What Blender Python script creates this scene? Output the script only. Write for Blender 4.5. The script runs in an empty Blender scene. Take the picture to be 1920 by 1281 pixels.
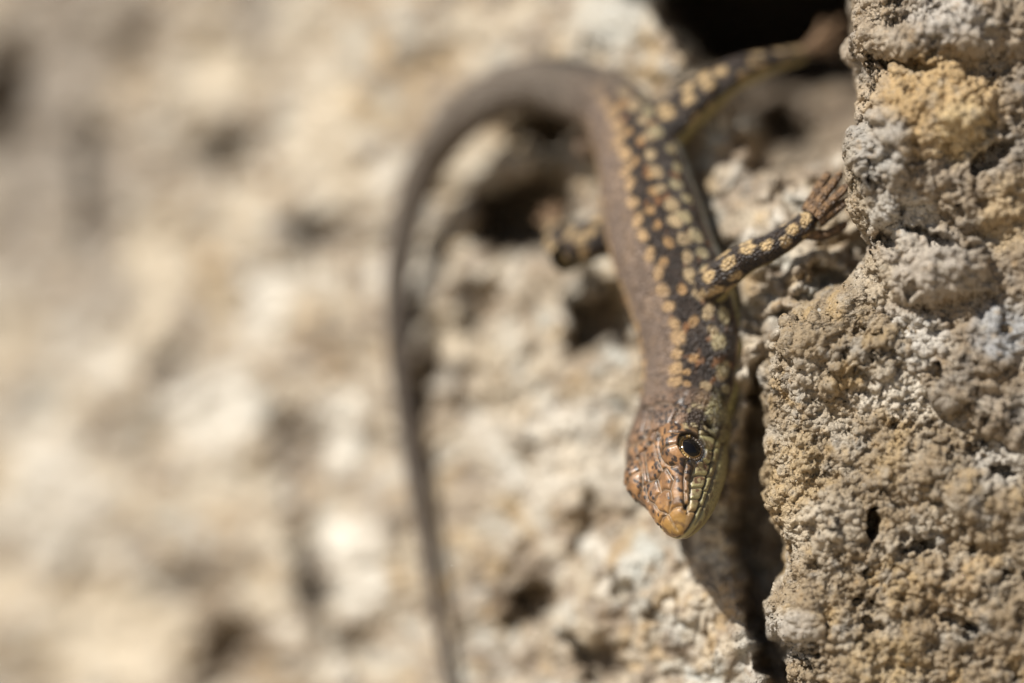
import bpy, math
import numpy as np
from mathutils import Vector

# ------------------------------------------------------------------ camera, sky, sun, exposure
DIST = 322.0            # mm, camera to the plane of focus (the lizard's eye)
PPM = 24.0              # photograph pixels (1920 wide) per mm on the plane of focus
MM = 0.001
scene = bpy.context.scene
cam_d = bpy.data.cameras.new('camera')
cam_d.sensor_width = 36.0
cam_d.lens = 36.0 * DIST / (1920.0 / PPM)
cam_d.clip_start = 0.02
cam_d.clip_end = 500.0
cam_d.dof.use_dof = True
cam_d.dof.focus_distance = (DIST + 0.25) * MM
cam_d.dof.aperture_fstop = 5.5
cam_d.dof.aperture_blades = 0
cam = bpy.data.objects.new('camera', cam_d)
scene.collection.objects.link(cam)
cam.location = (0, -DIST * MM, 0)
cam.rotation_euler = (math.radians(90), 0, 0)
scene.camera = cam

sun_to = Vector((-0.54, -0.40, 0.74)).normalized()       # direction towards the sun
world = bpy.data.worlds.new('World')
scene.world = world
world.use_nodes = True
wn = world.node_tree.nodes
wl = world.node_tree.links
sky = wn.new('ShaderNodeTexSky')
sky.sky_type = 'NISHITA'
sky.sun_disc = False
sky.sun_elevation = math.asin(sun_to.z)
sky.sun_rotation = math.atan2(sun_to.x, sun_to.y)
bg = wn['Background']
bg.inputs['Strength'].default_value = 0.05
wl.new(sky.outputs[0], bg.inputs['Color'])
sun_d = bpy.data.lights.new('sun', 'SUN')
sun_d.energy = 5.0
sun_d.angle = math.radians(0.55)
sun_d.color = (1.0, 0.962, 0.895)
sun = bpy.data.objects.new('sun', sun_d)
scene.collection.objects.link(sun)
sun.rotation_euler = (-sun_to).to_track_quat('-Z', 'Y').to_euler()
sun.location = (-0.5, -0.6, 0.9)
scene.view_settings.view_transform = 'Standard'
scene.view_settings.look = 'None'
scene.view_settings.gamma = 1.0
scene.view_settings.use_curve_mapping = False
scene.view_settings.exposure = 0.44
scene.render.engine = 'CYCLES'
scene.cycles.use_denoising = True
scene.cycles.max_bounces = 8
scene.cycles.sample_clamp_indirect = 6.0

# ------------------------------------------------------------------ numpy noise
def hsh(ix, iy, seed):
    h = (ix.astype(np.int64) * 374761393 + iy.astype(np.int64) * 668265263 + seed * 2147483647 + 1013904223) & 0xFFFFFFFF
    h = ((h ^ (h >> 13)) * 1274126177) & 0xFFFFFFFF
    h = ((h ^ (h >> 16)) * 2246822519) & 0xFFFFFFFF
    h = h ^ (h >> 15)
    return (h & 0xFFFFFF) / float(0x1000000)

def perlin(x, y, seed=0):
    ix = np.floor(x); iy = np.floor(y)
    fx = x - ix; fy = y - iy
    u = fx * fx * fx * (fx * (fx * 6 - 15) + 10)
    v = fy * fy * fy * (fy * (fy * 6 - 15) + 10)
    def g(dx, dy):
        a = hsh(ix + dx, iy + dy, seed) * 2 * np.pi
        return np.cos(a) * (fx - dx) + np.sin(a) * (fy - dy)
    a = g(0, 0) * (1 - u) + g(1, 0) * u
    b = g(0, 1) * (1 - u) + g(1, 1) * u
    return (a * (1 - v) + b * v) * 1.4

def fbm(x, y, lam, octv=4, seed=0, gain=0.5):
    r = 0; a = 1.0
    for i in range(octv):
        r = r + a * perlin(x / lam + 17.3 * i, y / lam - 9.1 * i, seed + i)
        a *= gain; lam *= 0.5
    return r

def worley(x, y, seed=0, jit=0.95):
    ix = np.floor(x); iy = np.floor(y)
    f1 = np.full(x.shape, 9.0); f2 = np.full(x.shape, 9.0); idv = np.zeros(x.shape)
    for dx in (-1, 0, 1):
        for dy in (-1, 0, 1):
            cx = ix + dx; cy = iy + dy
            px = cx + 0.5 + jit * (hsh(cx, cy, seed) - 0.5)
            py = cy + 0.5 + jit * (hsh(cx, cy, seed + 71) - 0.5)
            d = np.hypot(px - x, py - y)
            near = d < f1
            f2 = np.where(near, f1, np.minimum(f2, d))
            idv = np.where(near, hsh(cx, cy, seed + 133), idv)
            f1 = np.where(near, d, f1)
    return f1, f2, idv

def knobs(x, y, lam, seed):
    """rounded knobs of uneven height, like a crust of small beads"""
    wx = x + 0.22 * lam * perlin(x / lam * 1.3, y / lam * 1.3, seed + 5)
    wy = y + 0.22 * lam * perlin(x / lam * 1.3 + 40, y / lam * 1.3, seed + 6)
    f1, f2, i = worley(wx / lam, wy / lam, seed)
    dome = np.sqrt(np.clip(1 - (f1 / 0.85) ** 2, 0, 1))
    cone = np.clip(1 - f1 / 0.8, 0, 1)
    k = sstep(.3, .7, hsh(np.floor(i * 997), np.floor(i * 131), seed + 3))
    dome = dome * (1 - .7 * k) + cone * .7 * k + 0.12 * (f2 - f1)
    return dome * (0.35 + 0.65 * i)

def sstep(a, b, x):
    t = np.clip((x - a) / (b - a), 0, 1)
    return t * t * (3 - 2 * t)

# ------------------------------------------------------------------ geometry helpers (all in mm, turned to metres when linked)
def unproj(px, py, D):
    """photograph pixel + depth behind the focus plane -> mm"""
    s = (DIST + D) / DIST / PPM
    return np.stack([(px - 960.0) * s, np.zeros_like(px * s) + D, -(py - 640.5) * s], -1)

def grid_normals(P):
    du = np.gradient(P, axis=1); dv = np.gradient(P, axis=0)
    n = np.cross(du, dv)
    return n / (np.linalg.norm(n, axis=-1, keepdims=True) + 1e-12)

def mesh_from(name, V, F, mat, parent=None, attrs=None, smooth=True):
    me = bpy.data.meshes.new(name)
    V = np.asarray(V, np.float64); F = np.asarray(F, np.int32)
    k = F.shape[1]
    me.vertices.add(len(V)); me.vertices.foreach_set('co', (V * MM).astype(np.float32).ravel())
    me.loops.add(F.size); me.loops.foreach_set('vertex_index', F.ravel())
    me.polygons.add(len(F))
    me.polygons.foreach_set('loop_start', np.arange(0, F.size, k, dtype=np.int32))
    me.update(calc_edges=True)
    me.polygons.foreach_set('use_smooth', np.full(len(F), smooth))
    for an, arr in (attrs or {}).items():
        arr = np.asarray(arr, np.float32)
        if arr.ndim == 2 and arr.shape[1] == 4:
            a = me.color_attributes.new(an, 'FLOAT_COLOR', 'POINT'); a.data.foreach_set('color', arr.ravel())
        elif arr.ndim == 2:
            a = me.attributes.new(an, 'FLOAT_VECTOR', 'POINT'); a.data.foreach_set('vector', arr.ravel())
        else:
            a = me.attributes.new(an, 'FLOAT', 'POINT'); a.data.foreach_set('value', arr)
    me.validate()
    me.materials.append(mat)
    o = bpy.data.objects.new(name, me)
    scene.collection.objects.link(o)
    if parent: o.parent = parent
    return o

def grid_faces(nr, nc, wrap=False, off=0):
    r = np.arange(nr - 1)[:, None]; c = np.arange(nc if wrap else nc - 1)[None, :]
    c2 = (c + 1) % nc
    return (np.stack([r * nc + c, r * nc + c2, (r + 1) * nc + c2, (r + 1) * nc + c], -1).reshape(-1, 4) + off)

def rgba(c):
    return np.concatenate([c, np.ones(c.shape[:-1] + (1,))], -1).reshape(-1, 4)

def mixc(a, b, m):
    return a * (1 - m[..., None]) + np.asarray(b) * m[..., None]

def tag(o, label=None, cat=None, group=None, kind=None):
    for k, v in (('label', label), ('category', cat), ('group', group), ('kind', kind)):
        if v: o[k] = v

# ------------------------------------------------------------------ materials
def node_mat(name):
    m = bpy.data.materials.new(name); m.use_nodes = True
    return m, m.node_tree.nodes, m.node_tree.links, m.node_tree.nodes['Principled BSDF']

def mth(nd, ln, op, a, b=None):
    n = nd.new('ShaderNodeMath'); n.operation = op
    for i, v in enumerate((a, b)):
        if v is None: continue
        if isinstance(v, (int, float)): n.inputs[i].default_value = v
        else: ln.new(v, n.inputs[i])
    return n.outputs[0]

def mixn(nd, ln, fac, a, b, blend='MIX'):
    n = nd.new('ShaderNodeMix'); n.data_type = 'RGBA'; n.blend_type = blend
    for i, v in ((0, fac), (6, a), (7, b)):
        if isinstance(v, (int, float)): n.inputs[i].default_value = v
        elif isinstance(v, tuple): n.inputs[i].default_value = v + (1,)
        else: ln.new(v, n.inputs[i])
    return n.outputs[2]

def noise(nd, ln, vec, scale, detail=4, rough=0.55):
    n = nd.new('ShaderNodeTexNoise'); n.inputs['Scale'].default_value = scale
    n.inputs['Detail'].default_value = detail; n.inputs['Roughness'].default_value = rough
    ln.new(vec, n.inputs['Vector']); return n.outputs['Fac']

def ramp(nd, ln, fac, stops):
    n = nd.new('ShaderNodeMapRange'); n.interpolation_type = 'SMOOTHSTEP'
    n.inputs[1].default_value, n.inputs[2].default_value = stops
    ln.new(fac, n.inputs[0]); return n.outputs[0]

def rock_material(name, fine=1.0, bump=0.5):
    m, nd, ln, bs = node_mat(name)
    tc = nd.new('ShaderNodeTexCoord'); mp = nd.new('ShaderNodeMapping')
    mp.inputs['Scale'].default_value = (1000, 1000, 1000)
    ln.new(tc.outputs['Object'], mp.inputs[0]); v = mp.outputs[0]
    at = nd.new('ShaderNodeAttribute'); at.attribute_name = 'Col'
    c = at.outputs['Color']
    c = mixn(nd, ln, mth(nd, ln, 'MULTIPLY', ramp(nd, ln, noise(nd, ln, v, 0.55 * fine, 6, 0.6), (0.5, 0.68)), 0.55), c, (0.45, 0.395, 0.315))
    c = mixn(nd, ln, mth(nd, ln, 'MULTIPLY', ramp(nd, ln, noise(nd, ln, v, 0.8 * fine, 5, 0.6), (0.56, 0.72)), 0.5), c, (0.40, 0.255, 0.11))
    c = mixn(nd, ln, mth(nd, ln, 'MULTIPLY', ramp(nd, ln, noise(nd, ln, v, 1.7 * fine, 5, 0.65), (0.5, 0.68)), 0.6), c, (0.16, 0.125, 0.09))
    c = mixn(nd, ln, mth(nd, ln, 'MULTIPLY', ramp(nd, ln, noise(nd, ln, v, 6.0 * fine, 4, 0.7), (0.58, 0.7)), 0.55), c, (0.68, 0.63, 0.55))
    c = mixn(nd, ln, mth(nd, ln, 'MULTIPLY', ramp(nd, ln, noise(nd, ln, v, 4.5 * fine, 3, 0.6), (0.64, 0.72)), 0.8), c, (0.10, 0.075, 0.05))
    ln.new(c, bs.inputs['Base Color'])
    rg = nd.new('ShaderNodeMapRange'); rg.inputs[1].default_value = 0.35; rg.inputs[2].default_value = 0.6
    rg.inputs[3].default_value = 0.95; rg.inputs[4].default_value = 0.42
    ln.new(noise(nd, ln, v, 2.5 * fine, 3), rg.inputs[0]); ln.new(rg.outputs[0], bs.inputs['Roughness'])
    bs.inputs['Specular IOR Level'].default_value = 0.45
    b = nd.new('ShaderNodeBump'); b.inputs['Strength'].default_value = bump; b.inputs['Distance'].default_value = 0.00030
    vo = nd.new('ShaderNodeTexVoronoi'); vo.inputs['Scale'].default_value = 5.5 * fine; ln.new(v, vo.inputs['Vector'])
    hh = mth(nd, ln, 'ADD', mth(nd, ln, 'MULTIPLY', noise(nd, ln, v, 4.0 * fine, 6, 0.7), 1.3), mth(nd, ln, 'MULTIPLY', vo.outputs['Distance'], -0.5))
    ln.new(hh, b.inputs['Height'])
    sp = nd.new('ShaderNodeTexVoronoi'); sp.inputs['Scale'].default_value = 7.0; ln.new(v, sp.inputs['Vector'])
    sx = nd.new('ShaderNodeSeparateColor'); ln.new(sp.outputs['Color'], sx.inputs[0])
    mk = mth(nd, ln, 'GREATER_THAN', sx.outputs[0], 0.93)
    sub = nd.new('ShaderNodeVectorMath'); sub.operation = 'SUBTRACT'; ln.new(sp.outputs['Color'], sub.inputs[0]); sub.inputs[1].default_value = (.5, .5, .5)
    sc_ = nd.new('ShaderNodeVectorMath'); sc_.operation = 'SCALE'; ln.new(sub.outputs[0], sc_.inputs[0]); ln.new(mth(nd, ln, 'MULTIPLY', mk, 1.6), sc_.inputs['Scale'])
    ad = nd.new('ShaderNodeVectorMath'); ad.operation = 'ADD'; ln.new(b.outputs[0], ad.inputs[0]); ln.new(sc_.outputs[0], ad.inputs[1])
    nn = nd.new('ShaderNodeVectorMath'); nn.operation = 'NORMALIZE'; ln.new(ad.outputs[0], nn.inputs[0]); ln.new(nn.outputs[0], bs.inputs['Normal'])
    rm = nd.new('ShaderNodeMix'); rm.data_type = 'FLOAT'; ln.new(mk, rm.inputs[0]); ln.new(rg.outputs[0], rm.inputs[2]); rm.inputs[3].default_value = 0.16
    ln.new(rm.outputs[0], bs.inputs['Roughness'])
    return m

# ------------------------------------------------------------------ ground
def build_ground():
    n = 60
    t = np.linspace(-1, 1, n)
    X, Y = np.meshgrid(np.sign(t) * np.abs(t) ** 3 * 150000, np.sign(t) * np.abs(t) ** 3 * 150000)
    Z = -330 + 6 * perlin(X / 90.0, Y / 90.0, 3)
    m, nd, ln, bs = node_mat('dry_earth')
    tc = nd.new('ShaderNodeTexCoord')
    c = mixn(nd, ln, noise(nd, ln, tc.outputs['Object'], 40.0, 8, 0.7), (0.25, 0.19, 0.12), (0.42, 0.34, 0.24))
    ln.new(c, bs.inputs['Base Color']); bs.inputs['Roughness'].default_value = 0.95
    o = mesh_from('ground', np.stack([X, Y, Z], -1).reshape(-1, 3), grid_faces(n, n), m)
    tag(o, 'dry sandy earth at the foot of the rock face', 'ground', kind='structure')
build_ground()

# ------------------------------------------------------------------ the pale rock face behind the lizard
TAN = np.array([0.275, 0.213, 0.147])
def nonuni(lo, hi, step, far_lo, far_hi, grow=1.055):
    c = list(np.arange(lo, hi + step, step)); s = step; x = c[-1]
    while x < far_hi: s *= grow; x += s; c.append(x)
    s = step; x = c[0]
    while x > far_lo: s *= grow; x -= s; c.insert(0, x)
    return np.array(c)

def wall_plane(px, py):
    xx = np.clip(px, -4000, 1440)
    return (1430 - xx) * 0.0373 + (1000 - np.clip(py, -3000, 5000)) * 0.0098 + 3.4

def build_wall():
    xs = np.concatenate([nonuni(-60, 900, 6, -5200, 900)[:-1], nonuni(900, 1660, 3.2, 900, 5200)])
    xs = np.unique(np.round(xs, 3)); ys = nonuni(-60, 1345, 4.2, -5200, 7600)
    X, Y = np.meshgrid(xs, ys)
    mx, my = X / PPM, Y / PPM
    D = wall_plane(X, Y)
    # broad relief
    D -= 1.7 * fbm(mx, my, 11.0, 3, 11)
    lump = knobs(mx, my, 5.0, 21)
    D -= 1.5 * (lump - 0.4)
    spc = np.maximum(*np.meshgrid(np.gradient(xs), np.gradient(ys))) / PPM
    dmp = lambda lam: np.clip(lam / (2.6 * spc) - 0.4, 0, 1)
    D -= dmp(2.1) * 0.75 * (knobs(mx + 3, my, 2.1, 31) - 0.4) + dmp(.95) * 0.35 * (knobs(mx, my + 7, 0.95, 41) - 0.4)
    D -= 0.25 * dmp(.7) * fbm(mx, my, 0.8, 3, 51)
    def pit(x, y, rx, ry, d, rot=0, sharp=0.55):
        wx = X + 34 * fbm(X, Y, 75, 4, int(x), 0.6); wy = Y + 34 * fbm(X + 400, Y, 75, 4, int(y) + 3, 0.6)
        c, s = math.cos(rot), math.sin(rot)
        u = ((wx - x) * c + (wy - y) * s) / rx; v = (-(wx - x) * s + (wy - y) * c) / ry
        return d * (1 - sstep(sharp, 1.45, np.hypot(u, v)))
    pits = [(985, 405, 95, 60, 13, -0.35), (1130, 590, 50, 60, 8, 0.3), (1040, 240, 60, 55, 9, 0.3),
            (890, 590, 45, 60, 3.5, 0.5), (800, 690, 26, 80, 4, 0.15), (430, 290, 55, 60, 7, 0.3, 0.0), (15, 200, 45, 90, 7),
            (430, 1230, 70, 75, 6, 0.5, 0.0), (585, 1090, 34, 110, 5, -0.15, 0.0), (990, 1135, 62, 26, 5, -0.6), (1115, 975, 34, 50, 1.8, 0.5),
            (1120, 1240, 55, 30, 3.5, 0.3), (900, 730, 32, 52, 1.5, 0.2), (560, 835, 40, 70, 2, 0.3, 0.0), (255, 120, 42, 62, 2.5, 0, 0.0), (980, 832, 26, 20, 1.2),
            (325, 690, 45, 55, 2.5, 0, 0.0), (150, 1080, 44, 65, 2.5, 0, 0.0), (370, 1095, 70, 36, 2.5, 0, 0.0), (1450, 590, 40, 26, 2.5, -0.5), (1530, 540, 46, 26, 3.5, -0.4),
            (1180, 1110, 22, 34, 1.5), (1250, 1150, 22, 26, 1.5, 0.6), (660, 1230, 40, 50, 3, 0, 0.0), (175, 340, 28, 130, 3), (600, 430, 60, 22, 3, -0.2), (830, 460, 26, 16, 3)]
    for p in pits: D += pit(*p)
    D -= pit(1530, 600, 130, 100, 5.5, -0.5, 0.1) + pit(1470, 430, 120, 80, 2.5, 0.0, 0.1)
    # the open joint between the two rocks, deep behind the hind foot
    wx = X + 16 * perlin(X / 60, Y / 60, 91); wy = Y + 16 * perlin(X / 60, Y / 60 + 5, 92)
    left = sstep(0, 60, wx - (1185 + np.clip(wy, -260, 400) * 0.80))
    top = sstep(-330, -240, wy)
    bot = 1 - sstep(-40, 45, wy - (340 - 0.42 * (wx - 1400)))
    cave = left * top * bot
    deep = left * top * (1 - sstep(80, 195, wy + 0.05 * (wx - 1300)))
    D += 22 * cave + 60 * deep
    # hollow under the right hand rock, shaded pocket around (1450,270)
    D += pit(1450, 265, 70, 60, 8, -0.3)
    # crevice down the side of the right hand rock
    gl = np.interp(Y, [480, 640, 760, 900, 1000, 1130, 1281, 1500], [1520, 1415, 1392, 1372, 1362, 1385, 1425, 1480])
    gv = sstep(-6, 34, X + 10 * perlin(X / 30, Y / 30, 95) - gl) * sstep(620, 740, Y)
    D += 8 * gv
    P = unproj(X, Y, D)
    # small overhangs
    n = grid_normals(P); n *= np.where(n[..., 1:2] > 0, -1, 1)
    inn = ((X > -100) & (X < 1700) & (Y > -100) & (Y < 1400)).astype(float)[..., None]
    P = P + n * inn * (0.22 * knobs(mx + 11, my + 5, 0.62, 61) + 0.3 * fbm(mx, my, 1.6, 4, 66))[..., None]
    # base colour in patches: cream crust, grey, ochre stain, brown shade painted in the pits
    C = np.broadcast_to(TAN, X.shape + (3,)).copy()
    CREAM = (0.53, 0.45, 0.335); WHITE = (0.68, 0.635, 0.55); GREY = (0.19, 0.16, 0.13); OCH = (0.36, 0.255, 0.125); SHADE_BRN = (0.17, 0.12, 0.075); GB = (0.42, 0.42, 0.38)
    wx = X + 45 * perlin(X / 120, Y / 120, 101) + 16 * perlin(X / 35, Y / 35, 103); wy = Y + 45 * perlin(X / 120 + 7, Y / 120, 102) + 16 * perlin(X / 35, Y / 35 + 8, 104)
    C = mixc(C, CREAM, 0.55 * sstep(-0.1, 0.6, fbm(mx, my, 4.0, 4, 111)))
    C = mixc(C, (.175, .135, .095), 0.65 * sstep(0.05, 0.6, fbm(mx + 60, my, 6.0, 4, 116)))
    C = mixc(C, GB, 0.6 * sstep(0.1, 0.7, fbm(mx, my, 3.0, 4, 121)))
    for lam, sd, k in ((2.6, 141, .6), (1.5, 151, .5)):
        f1, f2, iv = worley(wx / PPM / lam, wy / PPM / lam, sd)
        m = (1 - sstep(.25, .55, f1)) * k
        for lo, hi, cl in ((0, .22, CREAM), (.22, .36, (.42, .29, .14)), (.36, .48, GB), (.48, .66, (.155, .115, .08)), (.66, .76, WHITE)):
            C = mixc(C, cl, m * ((iv >= lo) & (iv < hi)))
    patches = [(400, 160, 110, 60, CREAM, 1), (280, 520, 75, 150, CREAM, 1), (470, 410, 65, 50, CREAM, .9), (500, 570, 85, 80, WHITE, .9), (395, 770, 110, 85, WHITE, 1),
               (620, 250, 60, 140, CREAM, .8), (560, 45, 60, 60, CREAM, .7), (650, 810, 55, 80, WHITE, .9), (680, 1050, 70, 110, WHITE, .8), (90, 930, 130, 150, WHITE, .7),
               (180, 1200, 170, 90, CREAM, .9), (490, 1130, 50, 50, CREAM, .8), (430, 930, 70, 60, CREAM, .7), (170, 680, 90, 50, WHITE, .6), (30, 640, 70, 90, CREAM, .5),
               (1000, 850, 140, 110, WHITE, .55), (860, 620, 60, 45, CREAM, .9), (860, 300, 60, 100, CREAM, .7), (800, 480, 40, 60, WHITE, .6), (1150, 30, 80, 90, GB, .7), (900, 60, 100, 50, CREAM, .6), (930, 690, 60, 90, CREAM, .6),
               (70, 240, 140, 270, GREY, .85), (120, 60, 220, 110, GREY, .7), (250, 300, 130, 120, GREY, .35), (40, 480, 120, 120, GREY, .5), (185, 400, 45, 190, GREY, .85), (190, 560, 90, 80, GREY, .7), (250, 40, 120, 60, GREY, .5), (450, 20, 90, 60, GREY, .7), (330, 300, 90, 50, GREY, .45),
               (600, 440, 80, 36, GREY, .6), (320, 690, 60, 70, GREY, .7), (190, 800, 70, 40, GREY, .6), (570, 840, 50, 80, GREY, .7), (590, 1090, 40, 120, GREY, .8),
               (430, 1215, 75, 75, SHADE_BRN, .8), (370, 1090, 80, 50, GREY, .7), (20, 205, 50, 80, SHADE_BRN, .7), (430, 300, 55, 60, SHADE_BRN, .55), (260, 130, 45, 60, SHADE_BRN, .4),
               (700, 200, 70, 70, OCH, .5), (385, 535, 35, 45, OCH, .7), (20, 885, 45, 55, OCH, .6), (950, 950, 34, 26, OCH, .7), (1080, 730, 60, 40, OCH, .35), (900, 720, 50, 80, SHADE_BRN, .3),
               (1000, 1130, 60, 40, SHADE_BRN, .5), (1110, 965, 45, 60, SHADE_BRN, .45), (980, 830, 32, 26, SHADE_BRN, .5), (985, 405, 110, 75, SHADE_BRN, .75), (1130, 590, 55, 70, SHADE_BRN, .7), (1040, 240, 60, 60, SHADE_BRN, .6), (820, 740, 40, 110, SHADE_BRN, .4),  # brown paints the shade of pits, last one the tail's shadow streak
               (1210, 1060, 28, 60, GB, .8), (1300, 1255, 60, 30, GB, .8), (1150, 660, 30, 30, GB, .8), (1200, 850, 60, 60, WHITE, .4)]
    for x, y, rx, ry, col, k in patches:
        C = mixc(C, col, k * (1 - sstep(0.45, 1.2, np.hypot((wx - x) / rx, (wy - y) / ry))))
    recess_shade = np.clip(cave * 0.9 + 0.5 * gv, 0, 1)
    C = mixc(C, (0.12, 0.085, 0.055), recess_shade)  # shade painted as dark brown into the open joint and the crevice
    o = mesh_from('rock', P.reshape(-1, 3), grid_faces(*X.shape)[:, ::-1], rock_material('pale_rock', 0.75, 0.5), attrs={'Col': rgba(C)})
    tag(o, 'pale cream pitted rock behind the lizard, its tail lying across it', 'rock')
build_wall()

# ------------------------------------------------------------------ the two rough rocks on the right
def build_rock(name, edge, ylo, yhi, yfar, slope, seed, bumps, pits, colour, mat, gran):
    e = np.array(edge, float)
    ys = nonuni(ylo, yhi, 2.0, yfar[0], yfar[1], 1.05)
    a = np.concatenate([-np.geomspace(60, 1.3, 60), np.arange(-1.2, 22.5, 0.085), 22.5 + np.cumsum(0.085 * 1.05 ** np.arange(1, 86))])
    A, Y = np.meshgrid(a, ys)
    spc = np.maximum(*np.meshgrid(np.gradient(a), np.gradient(ys) / PPM))
    dmp = lambda lam: np.clip(lam / (3.2 * spc) - 0.4, 0, 1)      # no relief finer than the mesh can carry
    ex = np.interp(Y, e[:, 0], e[:, 1]); eD = np.interp(Y, e[:, 0], e[:, 2]); r0 = np.interp(Y, e[:, 0], e[:, 3])
    my = Y / PPM
    thm = math.pi / 2 - math.atan(slope)
    th = np.clip(A / r0, 0, thm); rest = np.maximum(A - r0 * thm, 0); back = np.maximum(-A, 0)
    dx = r0 * (1 - np.cos(th)) + rest * math.sin(thm) + 0.12 * back
    dD = -r0 * np.sin(th) - rest * math.cos(thm) + back
    far = np.maximum(A - 40, 0); dD = dD + far * 0.6
    P = unproj(ex, Y, eD); P[..., 0] += dx; P[..., 1] += dD
    PX = 960 + P[..., 0] * PPM * DIST / (DIST + P[..., 1])       # where each point lies, for placing lumps
    A0 = A; A = A + (ex - 1500) / PPM
    def disp(h):
        nonlocal P
        n = grid_normals(P); n *= np.sign((n * np.array([-0.6, -1.0, 0.0])).sum(-1).mean())
        P = P + n * h[..., None]
    h = 0.9 * fbm(A, my, 9.0, 3, seed)
    for (x, y, rx, ry, d) in bumps:
        wx = PX + 10 * perlin(PX / 40, Y / 40, int(x)); wy = Y + 10 * perlin(PX / 40, Y / 40 + 3, int(y))
        h = h + d * np.sqrt(np.clip(1 - ((wx - x) / rx) ** 2 - ((wy - y) / ry) ** 2, 0, 1))
    disp(h)
    fr = sstep(-0.5, 0.5, fbm(A + 50, my, 6.0, 3, seed + 9)) * 0.75 + 0.25            # crust thickness varies
    disp(0.85 * (knobs(A, my, 3.4, seed + 1) - 0.4) + 0.55 * (knobs(A + 5, my, 1.7, seed + 2) - 0.4) * fr * dmp(1.7))
    disp(0.55 * gran * (knobs(A + 9, my, 0.85, seed + 3) - 0.3) * fr * dmp(.85) + 0.2 * dmp(.6) * fbm(A, my, 0.9, 3, seed + 4))
    f1, f2, idv = worley(A / 1.9, my / 1.9, seed + 5)
    hole = np.where(idv > 0.80, 1 - sstep(0.10, 0.34, f1 + 0.08 * perlin(A / .3, my / .3, seed)), 0)
    disp(0.34 * gran * (knobs(A + 2, my, 0.46, seed + 6) - 0.3) * (0.5 + 0.5 * fr) * dmp(.46) - 0.75 * hole * dmp(.9))
    disp(0.15 * gran * dmp(.27) * (knobs(A + 4, my, 0.27, seed + 7) - 0.3) + 0.10 * dmp(.3) * fbm(A, my, 0.35, 2, seed + 8))
    f1, f2, idv = worley(A / .8 + .3 * perlin(A / .7, my / .7, seed + 20), my / .8 + .3 * perlin(A / .7 + 5, my / .7, seed + 21), seed + 22)
    disp(dmp(.6) * -0.16 * (1 - sstep(0.0, 0.16, f2 - f1)) * sstep(-.2, .4, fbm(A, my, 3.0, 2, seed + 23)) + 0.16 * dmp(.6) * (idv - .5))
    disp(dmp(.7) * 0.5 * (0.22 - np.abs(fbm(A + 31, my, 1.5, 4, seed + 30, .6))) * sstep(-.4, .3, fbm(A, my + 40, 4.0, 2, seed + 31)))
    for (x, y, rx, ry, d, rot) in pits:
        wx = PX + 7 * perlin(PX / 16, Y / 16, int(x)); wy = Y + 7 * perlin(PX / 16, Y / 16 + 3, int(y))
        c, s = math.cos(rot), math.sin(rot)
        u = ((wx - x) * c + (wy - y) * s) / rx; v = (-(wx - x) * s + (wy - y) * c) / ry
        P[..., 1] += d * (1 - sstep(0.72, 1.1, np.hypot(u, v)))
    C = np.clip(colour(PX, Y, A, my) * 1.22, 0, .72)
    f = grid_faces(*A0.shape)[:, ::-1]
    return mesh_from(name, P.reshape(-1, 3), f, mat, attrs={'Col': rgba(C)})

def col_upper(X, Y, A, my):
    C = np.broadcast_to((0.26, 0.20, 0.135), X.shape + (3,)).copy()
    C = mixc(C, (0.37, 0.31, 0.24), sstep(-0.2, 0.6, fbm(A, my, 5, 4, 301)))
    C = mixc(C, (0.24, 0.215, 0.185), 0.7 * sstep(0.1, 0.7, fbm(A, my, 3.4, 4, 311)))
    w = 18 * perlin(X / 40, Y / 40, 321)
    def pat(x, y, rx, ry, c, k):
        nonlocal C
        C = mixc(C, c, k * (1 - sstep(0.6, 1.15, np.hypot((X + w - x) / rx, (Y - w - y) / ry))))
    pat(1745, 200, 140, 105, (0.47, 0.32, 0.15), 0.85); pat(1810, 260, 60, 60, (0.52, 0.40, 0.22), 0.7)
    pat(1650, 280, 60, 70, (0.33, 0.31, 0.28), 0.85); pat(1690, 410, 70, 55, (0.46, 0.425, 0.37), 0.9); pat(1650, 70, 30, 200, (0.36, 0.28, 0.19), 0.6)
    pat(1740, 500, 100, 70, (0.43, 0.38, 0.32), 0.7); pat(1880, 620, 60, 60, (0.33, 0.34, 0.35), 0.8); pat(1890, 410, 60, 80, (0.47, 0.35, 0.2), 0.7); pat(1700, 640, 90, 60, (0.56, 0.52, 0.46), 0.8)
    pat(1600, 380, 40, 120, (0.30, 0.24, 0.16), 0.6); pat(1640, 530, 50, 50, (0.42, 0.34, 0.23), 0.6); pat(1780, 40, 90, 50, (0.46, 0.42, 0.37), 0.8)
    return C

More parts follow.
